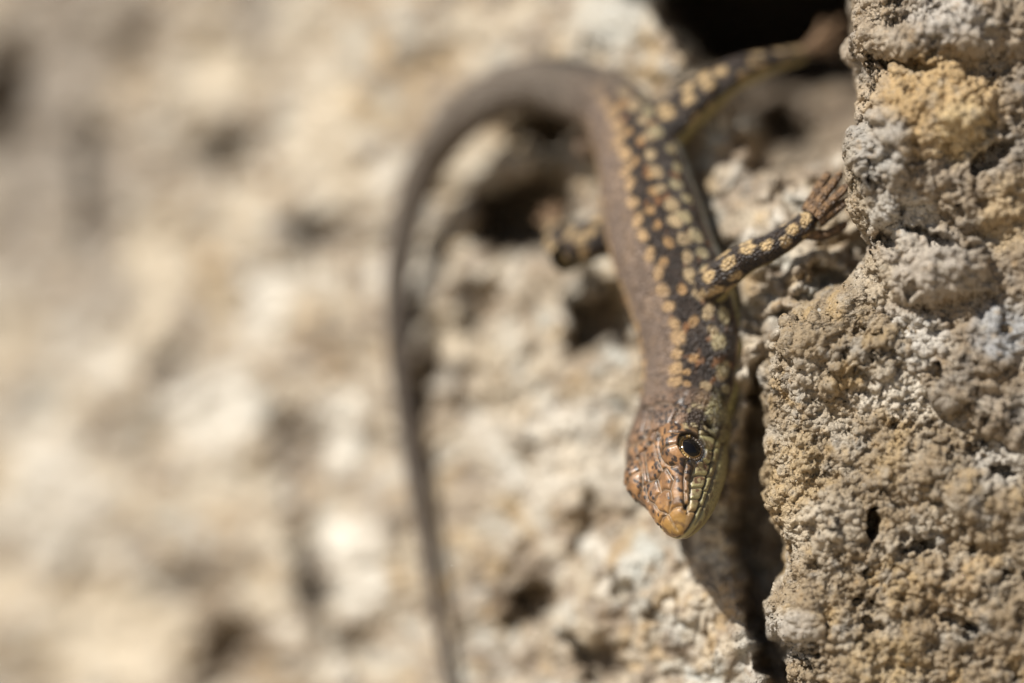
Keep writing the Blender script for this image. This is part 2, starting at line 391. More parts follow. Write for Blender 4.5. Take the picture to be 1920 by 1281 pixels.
def col_lower(X, Y, A, my):
    C = np.broadcast_to((0.26, 0.195, 0.12), X.shape + (3,)).copy()
    C = mixc(C, (0.39, 0.33, 0.25), sstep(-0.1, 0.6, fbm(A, my, 4.5, 4, 401)))
    C = mixc(C, (0.36, 0.25, 0.12), 0.75 * sstep(0.1, 0.6, fbm(A, my, 3.6, 4, 411)))
    C = mixc(C, (0.27, 0.255, 0.23), 0.6 * sstep(0.25, 0.7, fbm(A, my, 2.4, 4, 421)))
    w = 18 * perlin(X / 40, Y / 40, 431)
    def pat(x, y, rx, ry, c, k):
        nonlocal C
        C = mixc(C, c, k * (1 - sstep(0.5, 1.15, np.hypot((X + w - x) / rx, (Y - w - y) / ry))))
    pat(1490, 900, 60, 120, (0.42, 0.31, 0.17), 0.6); pat(1700, 740, 110, 45, (0.58, 0.52, 0.43), 0.8); pat(1560, 980, 80, 60, (0.52, 0.45, 0.35), 0.6)
    pat(1790, 1110, 80, 70, (0.40, 0.28, 0.15), 0.5); pat(1500, 1190, 50, 50, (0.38, 0.35, 0.31), 0.8); pat(1880, 860, 60, 60, (0.5, 0.47, 0.42), 0.7); pat(1660, 1230, 90, 60, (0.47, 0.34, 0.17), 0.5)
    return C

rock_m = rock_material('crusted_rock', 1.15, 0.8)
upper = build_rock('rock',
    [(-3000, 1560, 4, 6), (-400, 1570, 3, 5), (0, 1600, 2.0, 3.2), (100, 1622, 1.6, 3.0), (200, 1612, 1.4, 3), (280, 1596, 1.2, 3), (345, 1580, 1.2, 3), (400, 1594, 1.0, 2.4), (450, 1642, 0.8, 2.0), (510, 1626, 0.4, 1.7),
     (570, 1640, -0.2, 1.3), (660, 1686, -0.9, 1.1), (730, 1738, -1.6, 0.9), (780, 1795, -2.3, 0.8), (850, 1925, -3.4, 0.9), (1000, 2250, -5.2, 2), (1700, 3700, -12, 3)],
    -20, 900, (-2600, 1650), 0.20, 500,
    [(1748, 205, 118, 92, 2.0), (1730, 85, 130, 42, 1.3), (1860, 60, 120, 60, 1.6), (1655, 285, 62, 72, 1.2), (1720, 330, 60, 50, 1.0), (1655, 380, 40, 40, .8), (1745, 500, 100, 75, 1.6), (1850, 360, 90, 70, 1.1), (1800, 720, 50, 40, 0.9), (1850, 650, 70, 60, 1.0)],
    [(1668, 452, 26, 16, 2.0, 0.4), (1762, 452, 70, 16, 2.2, 0.35), (1700, 128, 60, 12, 1.5, 0.15), (1862, 300, 50, 22, 2.5, -0.6), (1795, 775, 18, 9, 1.6, 0.3), (1716, 545, 14, 16, 1.0, 0)],
    col_upper, rock_m, 0.85)
tag(upper, 'grey crusted rock with an ochre lump jutting out above the dark gap', 'rock')
lower = build_rock('rock',
    [(440, 1760, 2, 2), (500, 1680, 2.2, 2), (545, 1610, 2.4, 2.2), (570, 1550, 2.4, 2.2), (605, 1490, 2.4, 2.4), (645, 1446, 2.6, 3.0), (700, 1434, 2.6, 3.2), (800, 1438, 2.4, 3.4), (870, 1450, 2.0, 3), (950, 1464, 1.8, 3), (1030, 1482, 1.6, 3), (1120, 1466, 1.4, 3), (1180, 1476, 1.2, 3), (1281, 1502, 1.0, 3), (1500, 1530, 1, 4), (7000, 1500, 2, 8)],
    520, 1330, (440, 6500), 0.17, 700,
    [(1500, 1150, 46, 46, 1.1), (1470, 980, 36, 80, .6), (1560, 960, 60, 60, .6), (1700, 880, 80, 60, .7), (1790, 1120, 90, 80, 1.2), (1620, 680, 60, 50, .9), (1520, 650, 60, 40, .8), (1850, 950, 80, 70, .9), (1680, 1180, 70, 60, .9)],
    [(1640, 980, 15, 30, 4.5, 0.12), (1800, 1160, 50, 10, 1.6, 0.35), (1720, 1020, 40, 14, 1.3, -0.2), (1500, 1220, 44, 12, 2.2, 0.1), (1880, 880, 26, 14, 1.8, 0.3), (1640, 1165, 26, 12, 1.3, 0.4)],
    col_lower, rock_m, 1.0)
tag(lower, 'tan knobbly rock with a small black hole below the grey rock', 'rock')

# ------------------------------------------------------------------ the lizard
def unit(v): v = np.asarray(v, float); return v / np.linalg.norm(v)
def cv(right, down, toward): return np.array([right, -toward, -down], float)     # camera-side words -> world axes
Fh = unit(cv(0.05, 0.70, 0.71))
Rh = cv(0.62, -0.55, 0.50); Rh = unit(Rh - Fh * Rh.dot(Fh))
Uh = np.cross(Rh, Fh)
if Uh[1] > 0: Uh = -Uh
SN = unproj(np.array(1279.0), np.array(1003.0), np.array(-1.2))

def catmull(pts, n=24):
    p = np.asarray(pts, float); out = []
    p = np.vstack([2 * p[0] - p[1], p, 2 * p[-1] - p[-2]])
    for i in range(1, len(p) - 2):
        t = np.linspace(0, 1, n, endpoint=False)[:, None]
        a, b, c, d = p[i - 1:i + 3]
        out.append(0.5 * (2 * b + (c - a) * t + (2 * a - 5 * b + 4 * c - d) * t ** 2 + (3 * b - a - 3 * c + d) * t ** 3))
    out.append(p[-2][None]); return np.vstack(out)

def up(px, py, D):
    D = D + 0.90 * max(D - 5.7, 0)
    return unproj(np.array(float(px)), np.array(float(py)), np.array(float(D)))
spine_px = [(1288, 750, 6.6), (1297, 655, 7.2), (1277, 565, 7.8), (1246, 480, 8.4), (1222, 400, 9.1), (1205, 325, 9.8), (1184, 260, 10.6), (1140, 200, 11.6), (1075, 172, 12.6), (1010, 160, 13.6),
            (945, 172, 14.6), (885, 206, 15.6), (832, 258, 16.7), (792, 325, 17.7), (764, 405, 18.3), (748, 500, 18.6), (742, 600, 18.5), (748, 700, 18.0), (761, 800, 17.2), (777, 900, 16.3), (793, 1000, 15.6), (808, 1100, 14.8), (825, 1200, 13.9), (843, 1290, 13.2), (860, 1380, 12.8), (880, 1460, 12.6)]
sp = [SN - Fh * f for f in (0, 2, 4, 6, 8, 9.5)] + [up(*q) for q in spine_px]
dense = catmull(sp, 40)
seg = np.r_[0, np.cumsum(np.linalg.norm(np.diff(dense, axis=0), axis=1))]
LEN = seg[-1]
svals = np.concatenate([np.array([0.0, 0.008, 0.03, 0.06, 0.1]), np.arange(0.15, 13, 0.055), np.arange(13, 48, 0.13), np.arange(48, LEN, 0.3)])
NS, NP = len(svals), 340
cen = np.stack([np.interp(svals, seg, dense[:, k]) for k in range(3)], -1)
tan = np.stack([np.interp(svals + 0.05, seg, dense[:, k]) - np.interp(svals - 0.05, seg, dense[:, k]) for k in range(3)], -1)
tan[:3] = -Fh; tan = tan / np.linalg.norm(tan, axis=1, keepdims=True)
for _ in range(6):                                        # soften frame changes behind the head
    t2 = tan.copy(); t2[1:-1] = (tan[:-2] + tan[1:-1] * 2 + tan[2:]) / 4; tan = t2 / np.linalg.norm(t2, axis=1, keepdims=True)
tw = sstep(9, 30, svals)[:, None]
uref = Uh * (1 - tw) + unit(cv(-0.88, -0.12, 0.46)) * tw
Uv = uref - tan * (uref * tan).sum(1, keepdims=True); Uv /= np.linalg.norm(Uv, axis=1, keepdims=True)
Rv = np.cross(tan, Uv); Rv *= np.sign((Rv[60] * Rh).sum())
# cross sections: half width, height above, height below the mouth line
prof = np.array([  # s, w, hu, hd
    (0, .02, .02, .02), (.03, .26, .20, .18), (.1, .50, .36, .34), (.3, .86, .62, .62), (.6, 1.16, .86, .92), (1, 1.45, 1.12, 1.45), (2, 1.92, 1.54, 2.10), (3, 2.30, 1.88, 2.62), (4, 2.66, 2.18, 3.02), (5, 3.02, 2.42, 3.32), (6, 3.36, 2.60, 3.58), (7, 3.58, 2.70, 3.78), (8, 3.74, 2.76, 3.92),
    (9, 3.88, 2.82, 4.0), (10, 4.0, 2.92, 4.02), (11.5, 4.15, 3.08, 3.9), (13, 4.4, 3.28, 3.5), (15, 4.45, 3.5, 3.6), (18, 4.75, 3.75, 3.75), (23, 4.95, 3.85, 3.7), (29, 4.9, 3.8, 3.6), (34, 4.3, 3.4, 3.3), (38, 3.5, 2.95, 2.85), (42, 2.75, 2.5, 2.4), (48, 2.25, 2.2, 2.15), (58, 1.75, 1.75, 1.7), (68, 1.3, 1.3, 1.3), (80, .85, .85, .85), (96, .58, .58, .58), (LEN, .26, .26, .26)])
w, hu, hd = (np.interp(svals, prof[:, 0], prof[:, k]) for k in (1, 2, 3))
def soft(a):
    b = a.copy(); msk = svals > 1.2
    for _ in range(10):
        c = b.copy(); c[1:-1] = (b[:-2] + 2 * b[1:-1] + b[2:]) / 4; b = np.where(msk, c, b)
    return b
w, hu, hd = soft(w), soft(hu), soft(hd)
phi = np.linspace(-np.pi, np.pi, NP, endpoint=False)
S, PH = np.meshgrid(svals, phi, indexing='ij')
nexp = 2.0 + 0.75 * sstep(13.5, 9, S) * sstep(0.2, 1.5, S)
sn, cs = np.sin(PH), np.cos(PH)
H = np.where(cs > 0, hu[:, None], hd[:, None])
rad = (np.abs(sn / w[:, None]) ** nexp + np.abs(cs / H) ** nexp) ** (-1 / nexp)
lx, ly = rad * sn, rad * cs                               # lateral and vertical mm in the section
head = sstep(13.5, 11.0, S)
# forehead falls away to the sides of the snout, brows stand up
brow = np.exp(-(((S - 6.3) / 1.6) ** 2 + ((np.abs(lx) - 2.3) / 0.95) ** 2) ** 1.5) * (cs > 0)
ly = ly + 0.68 * brow
lx = lx + np.sign(lx) * 0.25 * brow
ly = ly - 0.22 * np.exp(-((S - 4.3) / 1.3) ** 2 - (lx / 0.9) ** 2) * (cs > 0)
ly = ly - 0.15 * np.exp(-((S - 7.2) / 1.6) ** 2 - (lx / 0.7) ** 2) * (cs > 0)
# cheek swelling, hollow in front of the eye
lx = lx + np.sign(lx) * 0.30 * np.exp(-((S - 9.6) / 1.6) ** 2 - ((ly + 0.3) / 1.2) ** 2)
lx = lx - np.sign(lx) * 0.22 * np.exp(-((S - 3.7) / 1.0) ** 2 - ((ly - 0.55) / 0.5) ** 2)
# collar fold under the throat and the neck crease
P = cen[:, None] + Rv[:, None] * lx[..., None] + Uv[:, None] * ly[..., None]
nor = grid_normals(P)
out = Rv[:, None] * sn[..., None] + Uv[:, None] * cs[..., None]
nor *= np.sign((nor * out).sum(-1).mean())
asn = np.abs(lx)

def seg_dist(fx, x, pl):
    d = np.full(fx.shape, 9.0)
    for (a, b) in zip(pl[:-1], pl[1:]):
        ax, ay = a; bx, by = b
        t = np.clip(((fx - ax) * (bx - ax) + (x - ay) * (by - ay)) / ((bx - ax) ** 2 + (by - ay) ** 2 + 1e-9), 0, 1)
        d = np.minimum(d, np.hypot(fx - ax - t * (bx - ax), x - ay - t * (by - ay)))
    return d
top_lines = [[(0.25, 0), (1.45, 0)], [(1.45, 0), (1.6, .6), (1.5, 1.2)], [(1.45, 0), (2.3, .8), (3.0, .95), (3.45, .45), (3.5, 0)], [(3.5, 0), (4.75, 0)], [(3.0, .95), (3.7, 1.5), (4.9, 1.25)], [(4.75, 0), (5.0, .8), (4.9, 1.25)], [(5.0, .8), (6.5, .62), (8.1, .58)], [(8.1, 0), (8.1, .58)],
             [(8.1, .58), (8.5, 1.25), (9.0, 1.1)], [(8.1, 0), (9.0, 0), (9.0, 1.1)], [(9.0, 0), (9.6, .4), (11.6, .3)], [(9.0, 1.1), (9.3, 2.6), (11.2, 3.0)], [(11.6, 0), (11.7, 1.6), (11.2, 3.0)],
             [(8.3 + 0.0, 1.3)] + [(6.5 + 1.85 * math.cos(t), 2.05 + 0.98 * math.sin(t)) for t in np.linspace(-0.7, -2.6 - 0.6, 14)], [(6.3, 1.1), (6.0, 2.9)], [(7.8, 1.3), (7.5, 2.9)]]
topd = np.full(S.shape, 9.0)
for pl in top_lines: topd = np.minimum(topd, seg_dist(S, asn, pl))
topm = sstep(0.15, 0.5, ly / np.maximum(H, .1)) * (cs > 0)
topd = np.where(topm > 0.3, topd, 9)
ym = -0.04 - 0.125 * S                                     # mouth line
mouth = np.where((S < 9.8) & (S > 0.02), np.abs(ly - ym), 9.0)
lab = 0.44 + 0.24 * np.minimum(S, 3.0) / 3 + 0.0 * S    # upper edge of the lip scales
labd = np.where((S < 9.3) & (S > 0.9), np.abs(ly - lab), 9.0)
lowl = ym - 0.40 - 0.05 * S
lowd = np.where((S < 9.0) & (S > 0.6), np.abs(ly - lowl), 9.0)
barpos = [1.35, 2.4, 3.45, 4.5, 5.6, 6.9, 8.2]
sk = S + 0.35 * (ly - ym)
bard = np.full(S.shape, 9.0)
for b in barpos: bard = np.minimum(bard, np.abs(sk - b))
bard = np.where((ly > ym) & (ly < lab), bard, 9)
bard2 = np.full(S.shape, 9.0)
for b in [1.9, 3.2, 4.5, 5.9, 7.3]: bard2 = np.minimum(bard2, np.abs(sk - b))
bard2 = np.where((ly < ym) & (ly > lowl), bard2, 9)
loreal = np.full(S.shape, 9.0)
for b in [1.45, 2.5, 3.5, 4.7]: loreal = np.minimum(loreal, np.abs(S - 0.25 * (ly - lab) - b))
loreal = np.where((ly > lab) & (ly < 0.62 * H) & (cs > 0) & (S < 5), loreal, 9)
canth = np.where((S > 1.5) & (S < 4.9) & (cs > 0), np.abs(ly - 0.66 * hu[:, None]), 9.0)
groove = np.minimum.reduce([topd, labd, bard, bard2, lowd, loreal, canth])
gr = np.exp(-(groove / 0.085) ** 2)
mo = np.exp(-(mouth / 0.10) ** 2)
# swell of each plate between its grooves
plate = sstep(0, 0.35, groove)
# nostril
nost = np.exp(-(((S - 1.45) / 0.30) ** 2 + ((ly - (lab + 0.20)) / 0.22) ** 2) ** 1.5) * (S < 3)
# eye sockets
EF, ER, EU, ERAD = 6.35, 2.42, 0.98, 1.20
eyec = {s: SN - Fh * EF + Rh * ER * s + Uh * EU for s in (1, -1)}
eyedir = {s: unit(Rh * s * 0.93 + Uh * 0.30 + Fh * 0.12) for s in (1, -1)}
hdis = head * (0.07 * plate * sstep(0.4, 1.5, S) * (groove < 5) - 0.15 * gr) - 0.16 * mo - 0.30 * nost
# ear opening and neck creases
neck = sstep(10.5, 12.5, S) * sstep(20, 15, S)
hdis = hdis - 0.12 * neck * np.exp(-((S - 13.6 - 0.25 * ly) / 0.35) ** 2) * (ly < 0.8) - 0.10 * neck * np.exp(-((S - 16.2 - 0.2 * ly) / 0.4) ** 2) * (ly < 0.5)
hdis = hdis - 0.45 * np.exp(-((S - 10.6) / 0.35) ** 2 - ((ly + 0.1) / 0.5) ** 2)
# skin unevenness on trunk
hdis = hdis + (1 - head) * (0.10 * fbm(S, PH * 3.5, 2.6, 3, 801)) * (rad > 1)
hdis = hdis + sstep(42, 48, S) * 0.035 * np.abs(np.sin(S * np.pi / 0.9))
P = P + nor * hdis[..., None]
sock = np.zeros(S.shape)
for s in (1, -1):
    rel = P - eyec[s]
    ax = (rel * eyedir[s]).sum(-1); r = np.linalg.norm(rel - ax[..., None] * eyedir[s], axis=-1)
    m = (ax > -0.3) * (S < 10)
    lim = 0.78 - 0.25 * sstep(0.6, 1.5, r)
    depth = (1 - sstep(1.02, 1.30, r)) * m
    P = P - eyedir[s] * (depth * np.maximum(ax - 0.15, 0))[..., None]
    ring = np.exp(-((r - 1.42) / 0.16) ** 2) * m * (S < 10)
    P = P + eyedir[s] * (0.16 * ring)[..., None]
    sock = np.maximum(sock, (1 - sstep(1.25, 1.5, r)) * m)

# ---- skin colour
rng = np.random.default_rng(7)
def col(*c): return np.array(c, float)
DORS = col(.205, .150, .115); arc = PH * np.maximum(rad, 0.3)
C = np.broadcast_to(DORS, S.shape + (3,)).copy()
C = mixc(C, (.26, .185, .13), sstep(-0.2, .6, fbm(S, arc, 1.6, 3, 811)))
aph = np.abs(PH) + 0.05 * perlin(S / 1.2, arc / 1.2, 812)
trunk = sstep(11.5, 13.5, S) * (1 - sstep(36, 44, S))
band = sstep(0.52, 0.70, aph) * (1 - sstep(1.74, 1.88, aph))
C = mixc(C, (.02, .014, .011), trunk * band * (0.88 + 0.12 * sstep(-.5, .15, fbm(S, arc, 1.0, 3, 813))))
C = mixc(C, (.28, .13, .05), trunk * band * sstep(.35, .7, fbm(S, arc, 1.3, 2, 814)) * .9)
def spots(rowphi, step, r, colr, jit, prob=1.0, seed=0, strength=1.0):
    global C
    rg = np.random.default_rng(seed)
    m = np.zeros(S.shape)
    for sgn in (1, -1):
        s0 = 12.5
        while s0 < 41:
            s0 += step * rg.uniform(.88, 1.14)
            if rg.random() > prob: continue
            ph0 = sgn * (rowphi + rg.normal(0, jit)); rr = r * rg.uniform(.82, 1.15)
            i0, i1 = np.searchsorted(svals, [s0 - 2, s0 + 2])
            sl = slice(i0, i1)
            wob = 0.22 * fbm(S[sl], arc[sl], .9, 3, int(s0 * 10), .6)
            d = np.hypot((S[sl] - s0) / rg.uniform(.8, 1.3), (PH[sl] - ph0) * rad[sl] + .4 * (S[sl] - s0) * rg.uniform(-1, 1)) / rr + wob
            m[sl] = np.maximum(m[sl], (1 - sstep(.6, 1.1, d)) * rg.uniform(.8, 1))
    C = mixc(C, colr, m * trunk * strength)
spots(0.62, 1.42, .68, (.55, .37, .19), .035, 1, 1, .95)
spots(0.93, 1.35, .46, (.52, .32, .14), .10, .85, 2, .9)
spots(1.24, 1.5, .60, (.52, .39, .22), .09, .95, 3, .95)
spots(1.56, 1.6, .64, (.52, .44, .25), .08, .95, 4, .9)
spots(0.38, 2.4, .35, (.31, .215, .145), .08, .8, 5, .6)
# pale bluish lower flank, olive-yellow belly and throat
C = mixc(C, (.36, .39, .35), sstep(1.82, 1.9, aph) * sstep(21, 24, S) * (1 - sstep(40, 44, S)))
C = mixc(C, (.46, .43, .19), sstep(1.84, 1.95, aph) * (1 - sstep(21, 24, S)) * sstep(9, 12, S))
C = mixc(C, (.36, .33, .20), sstep(2.35, 2.45, aph) * (1 - sstep(40, 44, S)))
# tail: grey-brown, shade painted down its right side, paler beneath
tl = sstep(38, 46, S)
C = mixc(C, (.155, .128, .10), tl)
C = mixc(C, (.035, .027, .02), tl * sstep(0.6, 1.2, PH) * (1 - sstep(2.4, 2.7, PH)))  # one flank only: the side away from the sun, painted dark
C = mixc(C, (.11, .085, .062), tl * .5 * sstep(.1, .5, perlin(S / 2.2, PH * 0 + 3.3, 815)))
C = mixc(C, (.085, .067, .052), sstep(62, 78, S) * .8)
# head
HC = np.broadcast_to(col(.205, .108, .048), S.shape + (3,)).copy()
HC = mixc(HC, (.33, .175, .073), sstep(-.3, .6, fbm(S, lx, 1.1, 3, 821)))
HC = mixc(HC, (.185, .125, .088), .85 * sstep(7.6, 10.8, S))
HC = mixc(HC, (.34, .18, .05), (1 - sstep(1.2, 3.2, S)) * .9)
HC = mixc(HC, (.29, .175, .05), (1 - sstep(.3, 1.6, S)) * .8)
HC = mixc(HC, (.10, .055, .03), .75 * sstep(0., .55, fbm(S, lx, .8, 4, 828)) * topm)
side = (cs > -0.9) * sstep(0.62, 0.45, ly / np.maximum(hu[:, None], .1))
HC = mixc(HC, (.33, .21, .10), side * .7)
HC = mixc(HC, (.045, .025, .014), side * sstep(lab, lab + .12, ly) * sstep(1.6, 2.2, S) * sstep(-.35, .15, fbm(S, ly * 1.0, .9, 2, 822)) * (S < 6))
liparea = sstep(0, .05, ly - ym) * sstep(.05, -.05, ly - lab)
HC = mixc(HC, (.50, .46, .23), liparea * .9 * sstep(1.0, 2.2, S))
HC = mixc(HC, (.13, .07, .04), liparea * (1 - sstep(.25, .48, np.abs(((sk - 1.35) % 1.08) - .62))) * sstep(1.4, 2.2, S) * (1 - sstep(7, 8, S)) * (.5 + .5 * sstep(-.3, .3, fbm(S, ly, .5, 2, 823))))
lowm = sstep(.02, -.05, ly - ym)
HC = mixc(HC, (.36, .315, .15), lowm)
HC = mixc(HC, (.13, .09, .045), lowm * .8 * sstep(-.1, .35, fbm(S, ly, .8, 3, 824)) * sstep(-1.4, -.8, ly - ym))
# temple behind the eye: dark with pale scales
tmp = sstep(7.4, 8.2, S) * sstep(13, 11, S) * sstep(2.05, 1.7, ly) * sstep(-.1, .25, ly - ym)
HC = mixc(HC, (.035, .024, .018), tmp * .95)
f1, f2, idw = worley(S / .8, arc / .8, 825)
HC = mixc(HC, (.42, .34, .19), tmp * (idw > .45) * (1 - sstep(.28, .42, f1)))
tmp2 = sstep(9.2, 10, S) * sstep(13.2, 12, S) * sstep(.9, .5, ly) * sstep(-1.1, -.6, ly)
HC = mixc(HC, (.45, .41, .22), tmp2 * .75 * sstep(-.35, .15, fbm(S, arc, .9, 2, 826)))
HC = mixc(HC, (.022, .015, .012), np.exp(-((S - 10.6) / 0.4) ** 2 - ((ly + 0.1) / 0.55) ** 2))
# dots on the head shield
dm = np.zeros(S.shape)
for _ in range(520):
    f0, x0 = rng.uniform(1.7, 12.5), rng.uniform(-3.4, 3.4)
    if rng.random() > 0.35 + 0.65 * (f0 > 4): continue
    if f0 < 4.5 and abs(x0) < .3: continue
    rr = rng.uniform(.085, .15)
    i0, i1 = np.searchsorted(svals, [f0 - .6, f0 + .6]); sl = slice(i0, i1)
    d = np.hypot((S[sl] - f0) / rng.uniform(1.0, 1.7), lx[sl] - x0) / rr
    dm[sl] = np.maximum(dm[sl], (1 - sstep(.75, 1.2, d)) * (topm[sl] > .45))
HC = mixc(HC, (.018, .013, .012), dm * .95)
HC = mixc(HC, (.19, .15, .105), gr * .65)
HC = mixc(HC, (.03, .02, .015), mo * .9)
HC = mixc(HC, (.012, .009, .008), sstep(.35, .7, nost))
HC = mixc(HC, (.03, .022, .016), sock * .95)
hb = sstep(14.2, 11.4, S + .9 * perlin(S / .8, arc / .8, 829))
C = C * (1 - hb[..., None]) + HC * hb[..., None]

V = [P.reshape(-1, 3)]; FA = [grid_faces(NS, NP, wrap=True)]; CO = [C.reshape(-1, 3)]
SU = [np.stack([S, arc, PH * 0], -1).reshape(-1, 3)]; HM = [(hb * (1 - .9 * sstep(7.9, 8.6, S) * sstep(2.2, 1.8, ly)) * (1 - .6 * sstep(-.5, -1.2, ly - ym)) * (.25 + .75 * sstep(11.5, 8.6, S))).ravel()]
nv = NS * NP
def cap(ring0, centre, c):
    global nv
    V.append(centre[None]); CO.append(np.array(c)[None]); SU.append(np.zeros((1, 3))); HM.append(np.ones(1))
    ii = ring0 + np.arange(NP); jj = ring0 + (np.arange(NP) + 1) % NP
    FA.append(np.stack([np.full(NP, nv), ii, jj, jj], -1)[:0]); nv += 1

# ---- limbs, grown into the same skin
def limb(path, radii, nseg, nring, colf, uplike, seed, flat=1.0, end_round=True):
    global nv
    dn = catmull(path, 16); sg = np.r_[0, np.cumsum(np.linalg.norm(np.diff(dn, axis=0), axis=1))]
    key = np.r_[0, np.cumsum(np.linalg.norm(np.diff(np.asarray(path), axis=0), axis=1))]
    key = key * sg[-1] / key[-1]
    t = np.linspace(0, sg[-1], nseg)
    c = np.stack([np.interp(t, sg, dn[:, k]) for k in range(3)], -1)
    tn = np.gradient(c, axis=0); tn /= np.linalg.norm(tn, axis=1, keepdims=True)
    u = uplike - tn * (tn @ uplike)[:, None]; u /= np.linalg.norm(u, axis=1, keepdims=True)
    r_ = np.cross(tn, u); rr = np.interp(t, key, radii)
    for _ in range(4):
        r2 = rr.copy(); r2[1:-1] = (rr[:-2] + rr[1:-1] * 2 + rr[2:]) / 4; rr = r2
    if end_round: rr = rr * np.sqrt(np.clip((sg[-1] - t) / (1.2 * radii[-1]), 0.0004, 1))
    ph = np.linspace(-np.pi, np.pi, nring, endpoint=False)
    T, A = np.meshgrid(t, ph, indexing='ij')
    RR = rr[:, None] * (1 + 0.07 * perlin(T / 1.3 + seed, A * 1.2, seed))
    Q = c[:, None] + r_[:, None] * (np.sin(A) * RR)[..., None] + u[:, None] * (np.cos(A) * RR * flat)[..., None]
    V.append(Q.reshape(-1, 3)); FA.append(grid_faces(nseg, nring, wrap=True, off=nv)); nv += nseg * nring
    CO.append(colf(T, A, A * RR, seed).reshape(-1, 3)); SU.append(np.stack([T + seed * 3, A * RR, T * 0], -1).reshape(-1, 3)); HM.append(np.zeros(nseg * nring))

def col_limb(T, A, arc_, seed):
    c = np.broadcast_to(col(.022, .016, .013), T.shape + (3,)).copy()
    f1, f2, i = worley(T / 1.45 + seed, arc_ / 1.25, seed + 900, .8)
    c = mixc(c, (.60, .43, .22), (1 - sstep(.28, .44, f1 + .14 * fbm(T, arc_, .6, 3, seed, .6))) * (i > .12) * (.6 + .4 * i))
    c = mixc(c, (.13, .075, .04), .3 * sstep(.2, .7, fbm(T, arc_, .9, 3, seed + 910)))
    return mixc(c, (.36, .31, .13), sstep(1.75, 2.1, np.abs(A)))
def col_brown(T, A, arc_, seed):
    c = np.broadcast_to(col(.20, .145, .11), T.shape + (3,)).copy()
    f1, f2, i = worley(T / 1.3 + seed, arc_ / 1.2, seed + 900, .8)
    c = mixc(c, (.34, .235, .14), (1 - sstep(.28, .45, f1)))
    c = mixc(c, (.09, .065, .05), .6 * sstep(.1, .6, fbm(T, arc_, .9, 3, seed + 910)))
    return mixc(c, (.33, .28, .13), sstep(2.0, 2.3, np.abs(A)))
def col_toe(T, A, arc_, seed):
    c = np.broadcast_to(col(.27, .165, .085), T.shape + (3,)).copy()
    c = mixc(c, (.07, .045, .03), sstep(.1, .45, np.sin(T * 7.0 + seed)) * .6)
    c = mixc(c, (.05, .033, .022), sstep(1.1, 1.5, np.abs(A)))
    return c
UPL = cv(-0.35, -0.55, 0.75)
# right fore limb, stretched to the rock
limb([up(1312, 560, 6.8), up(1350, 520, 4.8), up(1392, 487, 3.9), up(1448, 462, 3.6), up(1500, 428, 3.7), up(1530, 398, 3.8)], [1.75, 1.42, 1.2, 1.08, .92, .85], 110, 80, col_limb, UPL, 1)
for k, (a, b, c) in enumerate([((1512, 398, 3.9), (1536, 352, 4.2), (1556, 322, 4.6)), ((1522, 402, 3.5), (1548, 362, 3.6), (1580, 322, 3.9)), ((1530, 408, 3.4), (1562, 376, 3.4), (1592, 346, 3.6)), ((1535, 416, 3.6), (1566, 394, 3.6), (1594, 372, 3.8)), ((1510, 438, 3.8), (1548, 440, 4.2), (1590, 418, 4.5))]):
    limb([up(*a), up(*b), up(*c)], [.50, .40, .30], 40, 20, col_toe, UPL, 20 + k)
# right hind limb reaching into the gap
limb([up(1200, 285, 10.8), up(1255, 235, 9.6), up(1310, 185, 9.3), up(1370, 143, 9.6), up(1430, 122, 10.6)], [2.3, 1.95, 1.7, 1.4, 1.15], 90, 70, col_limb, cv(-0.5, -0.75, 0.35), 2)
limb([up(1385, 137, 9.8), up(1430, 121, 10.4), up(1475, 109, 11.2), up(1512, 100, 12.2)], [1.25, 1.05, .8, .6], 50, 50, col_limb, cv(-0.5, -0.75, 0.35), 3)
for k, (a, b) in enumerate([((1552, 62, 13.6), (1582, 36, 15.0)), ((1558, 74, 13.6), (1592, 58, 15.0)), ((1558, 88, 13.4), (1590, 84, 14.8)), ((1550, 100, 13.2), (1574, 112, 14.4)), ((1535, 66, 13.4), (1546, 40, 14.6))]):
    limb([up(1506, 101, 12.0), up(*a), up(*b)], [.5, .38, .28], 30, 16, col_toe, UPL, 30 + k)
# left fore limb, elbow showing beside the trunk
limb([up(1215, 455, 9.6), up(1150, 440, 10.4), up(1092, 458, 10.2), up(1058, 488, 10.2)], [1.9, 1.8, 1.65, 1.45], 60, 60, col_limb, UPL, 4)
limb([up(1066, 480, 10.2), up(1046, 452, 11.6), up(1040, 425, 13.4)], [1.45, 1.2, .9], 40, 50, col_limb, UPL, 5)
for k, (a, b) in enumerate([((1030, 405, 14.2), (1018, 390, 15.2)), ((1040, 400, 14.2), (1040, 380, 15.2)), ((1050, 404, 14.2), (1060, 386, 15.2)), ((1026, 418, 14.0), (1006, 412, 15.0))]):
    limb([up(1041, 428, 13.2), up(*a), up(*b)], [.45, .36, .26], 26, 14, col_toe, UPL, 40 + k)
# left hind limb, tucked behind the tail root
limb([up(1175, 250, 11.6), up(1130, 255, 12.6), up(1085, 290, 14.0)], [1.9, 1.6, 1.2], 40, 50, col_brown, UPL, 6)

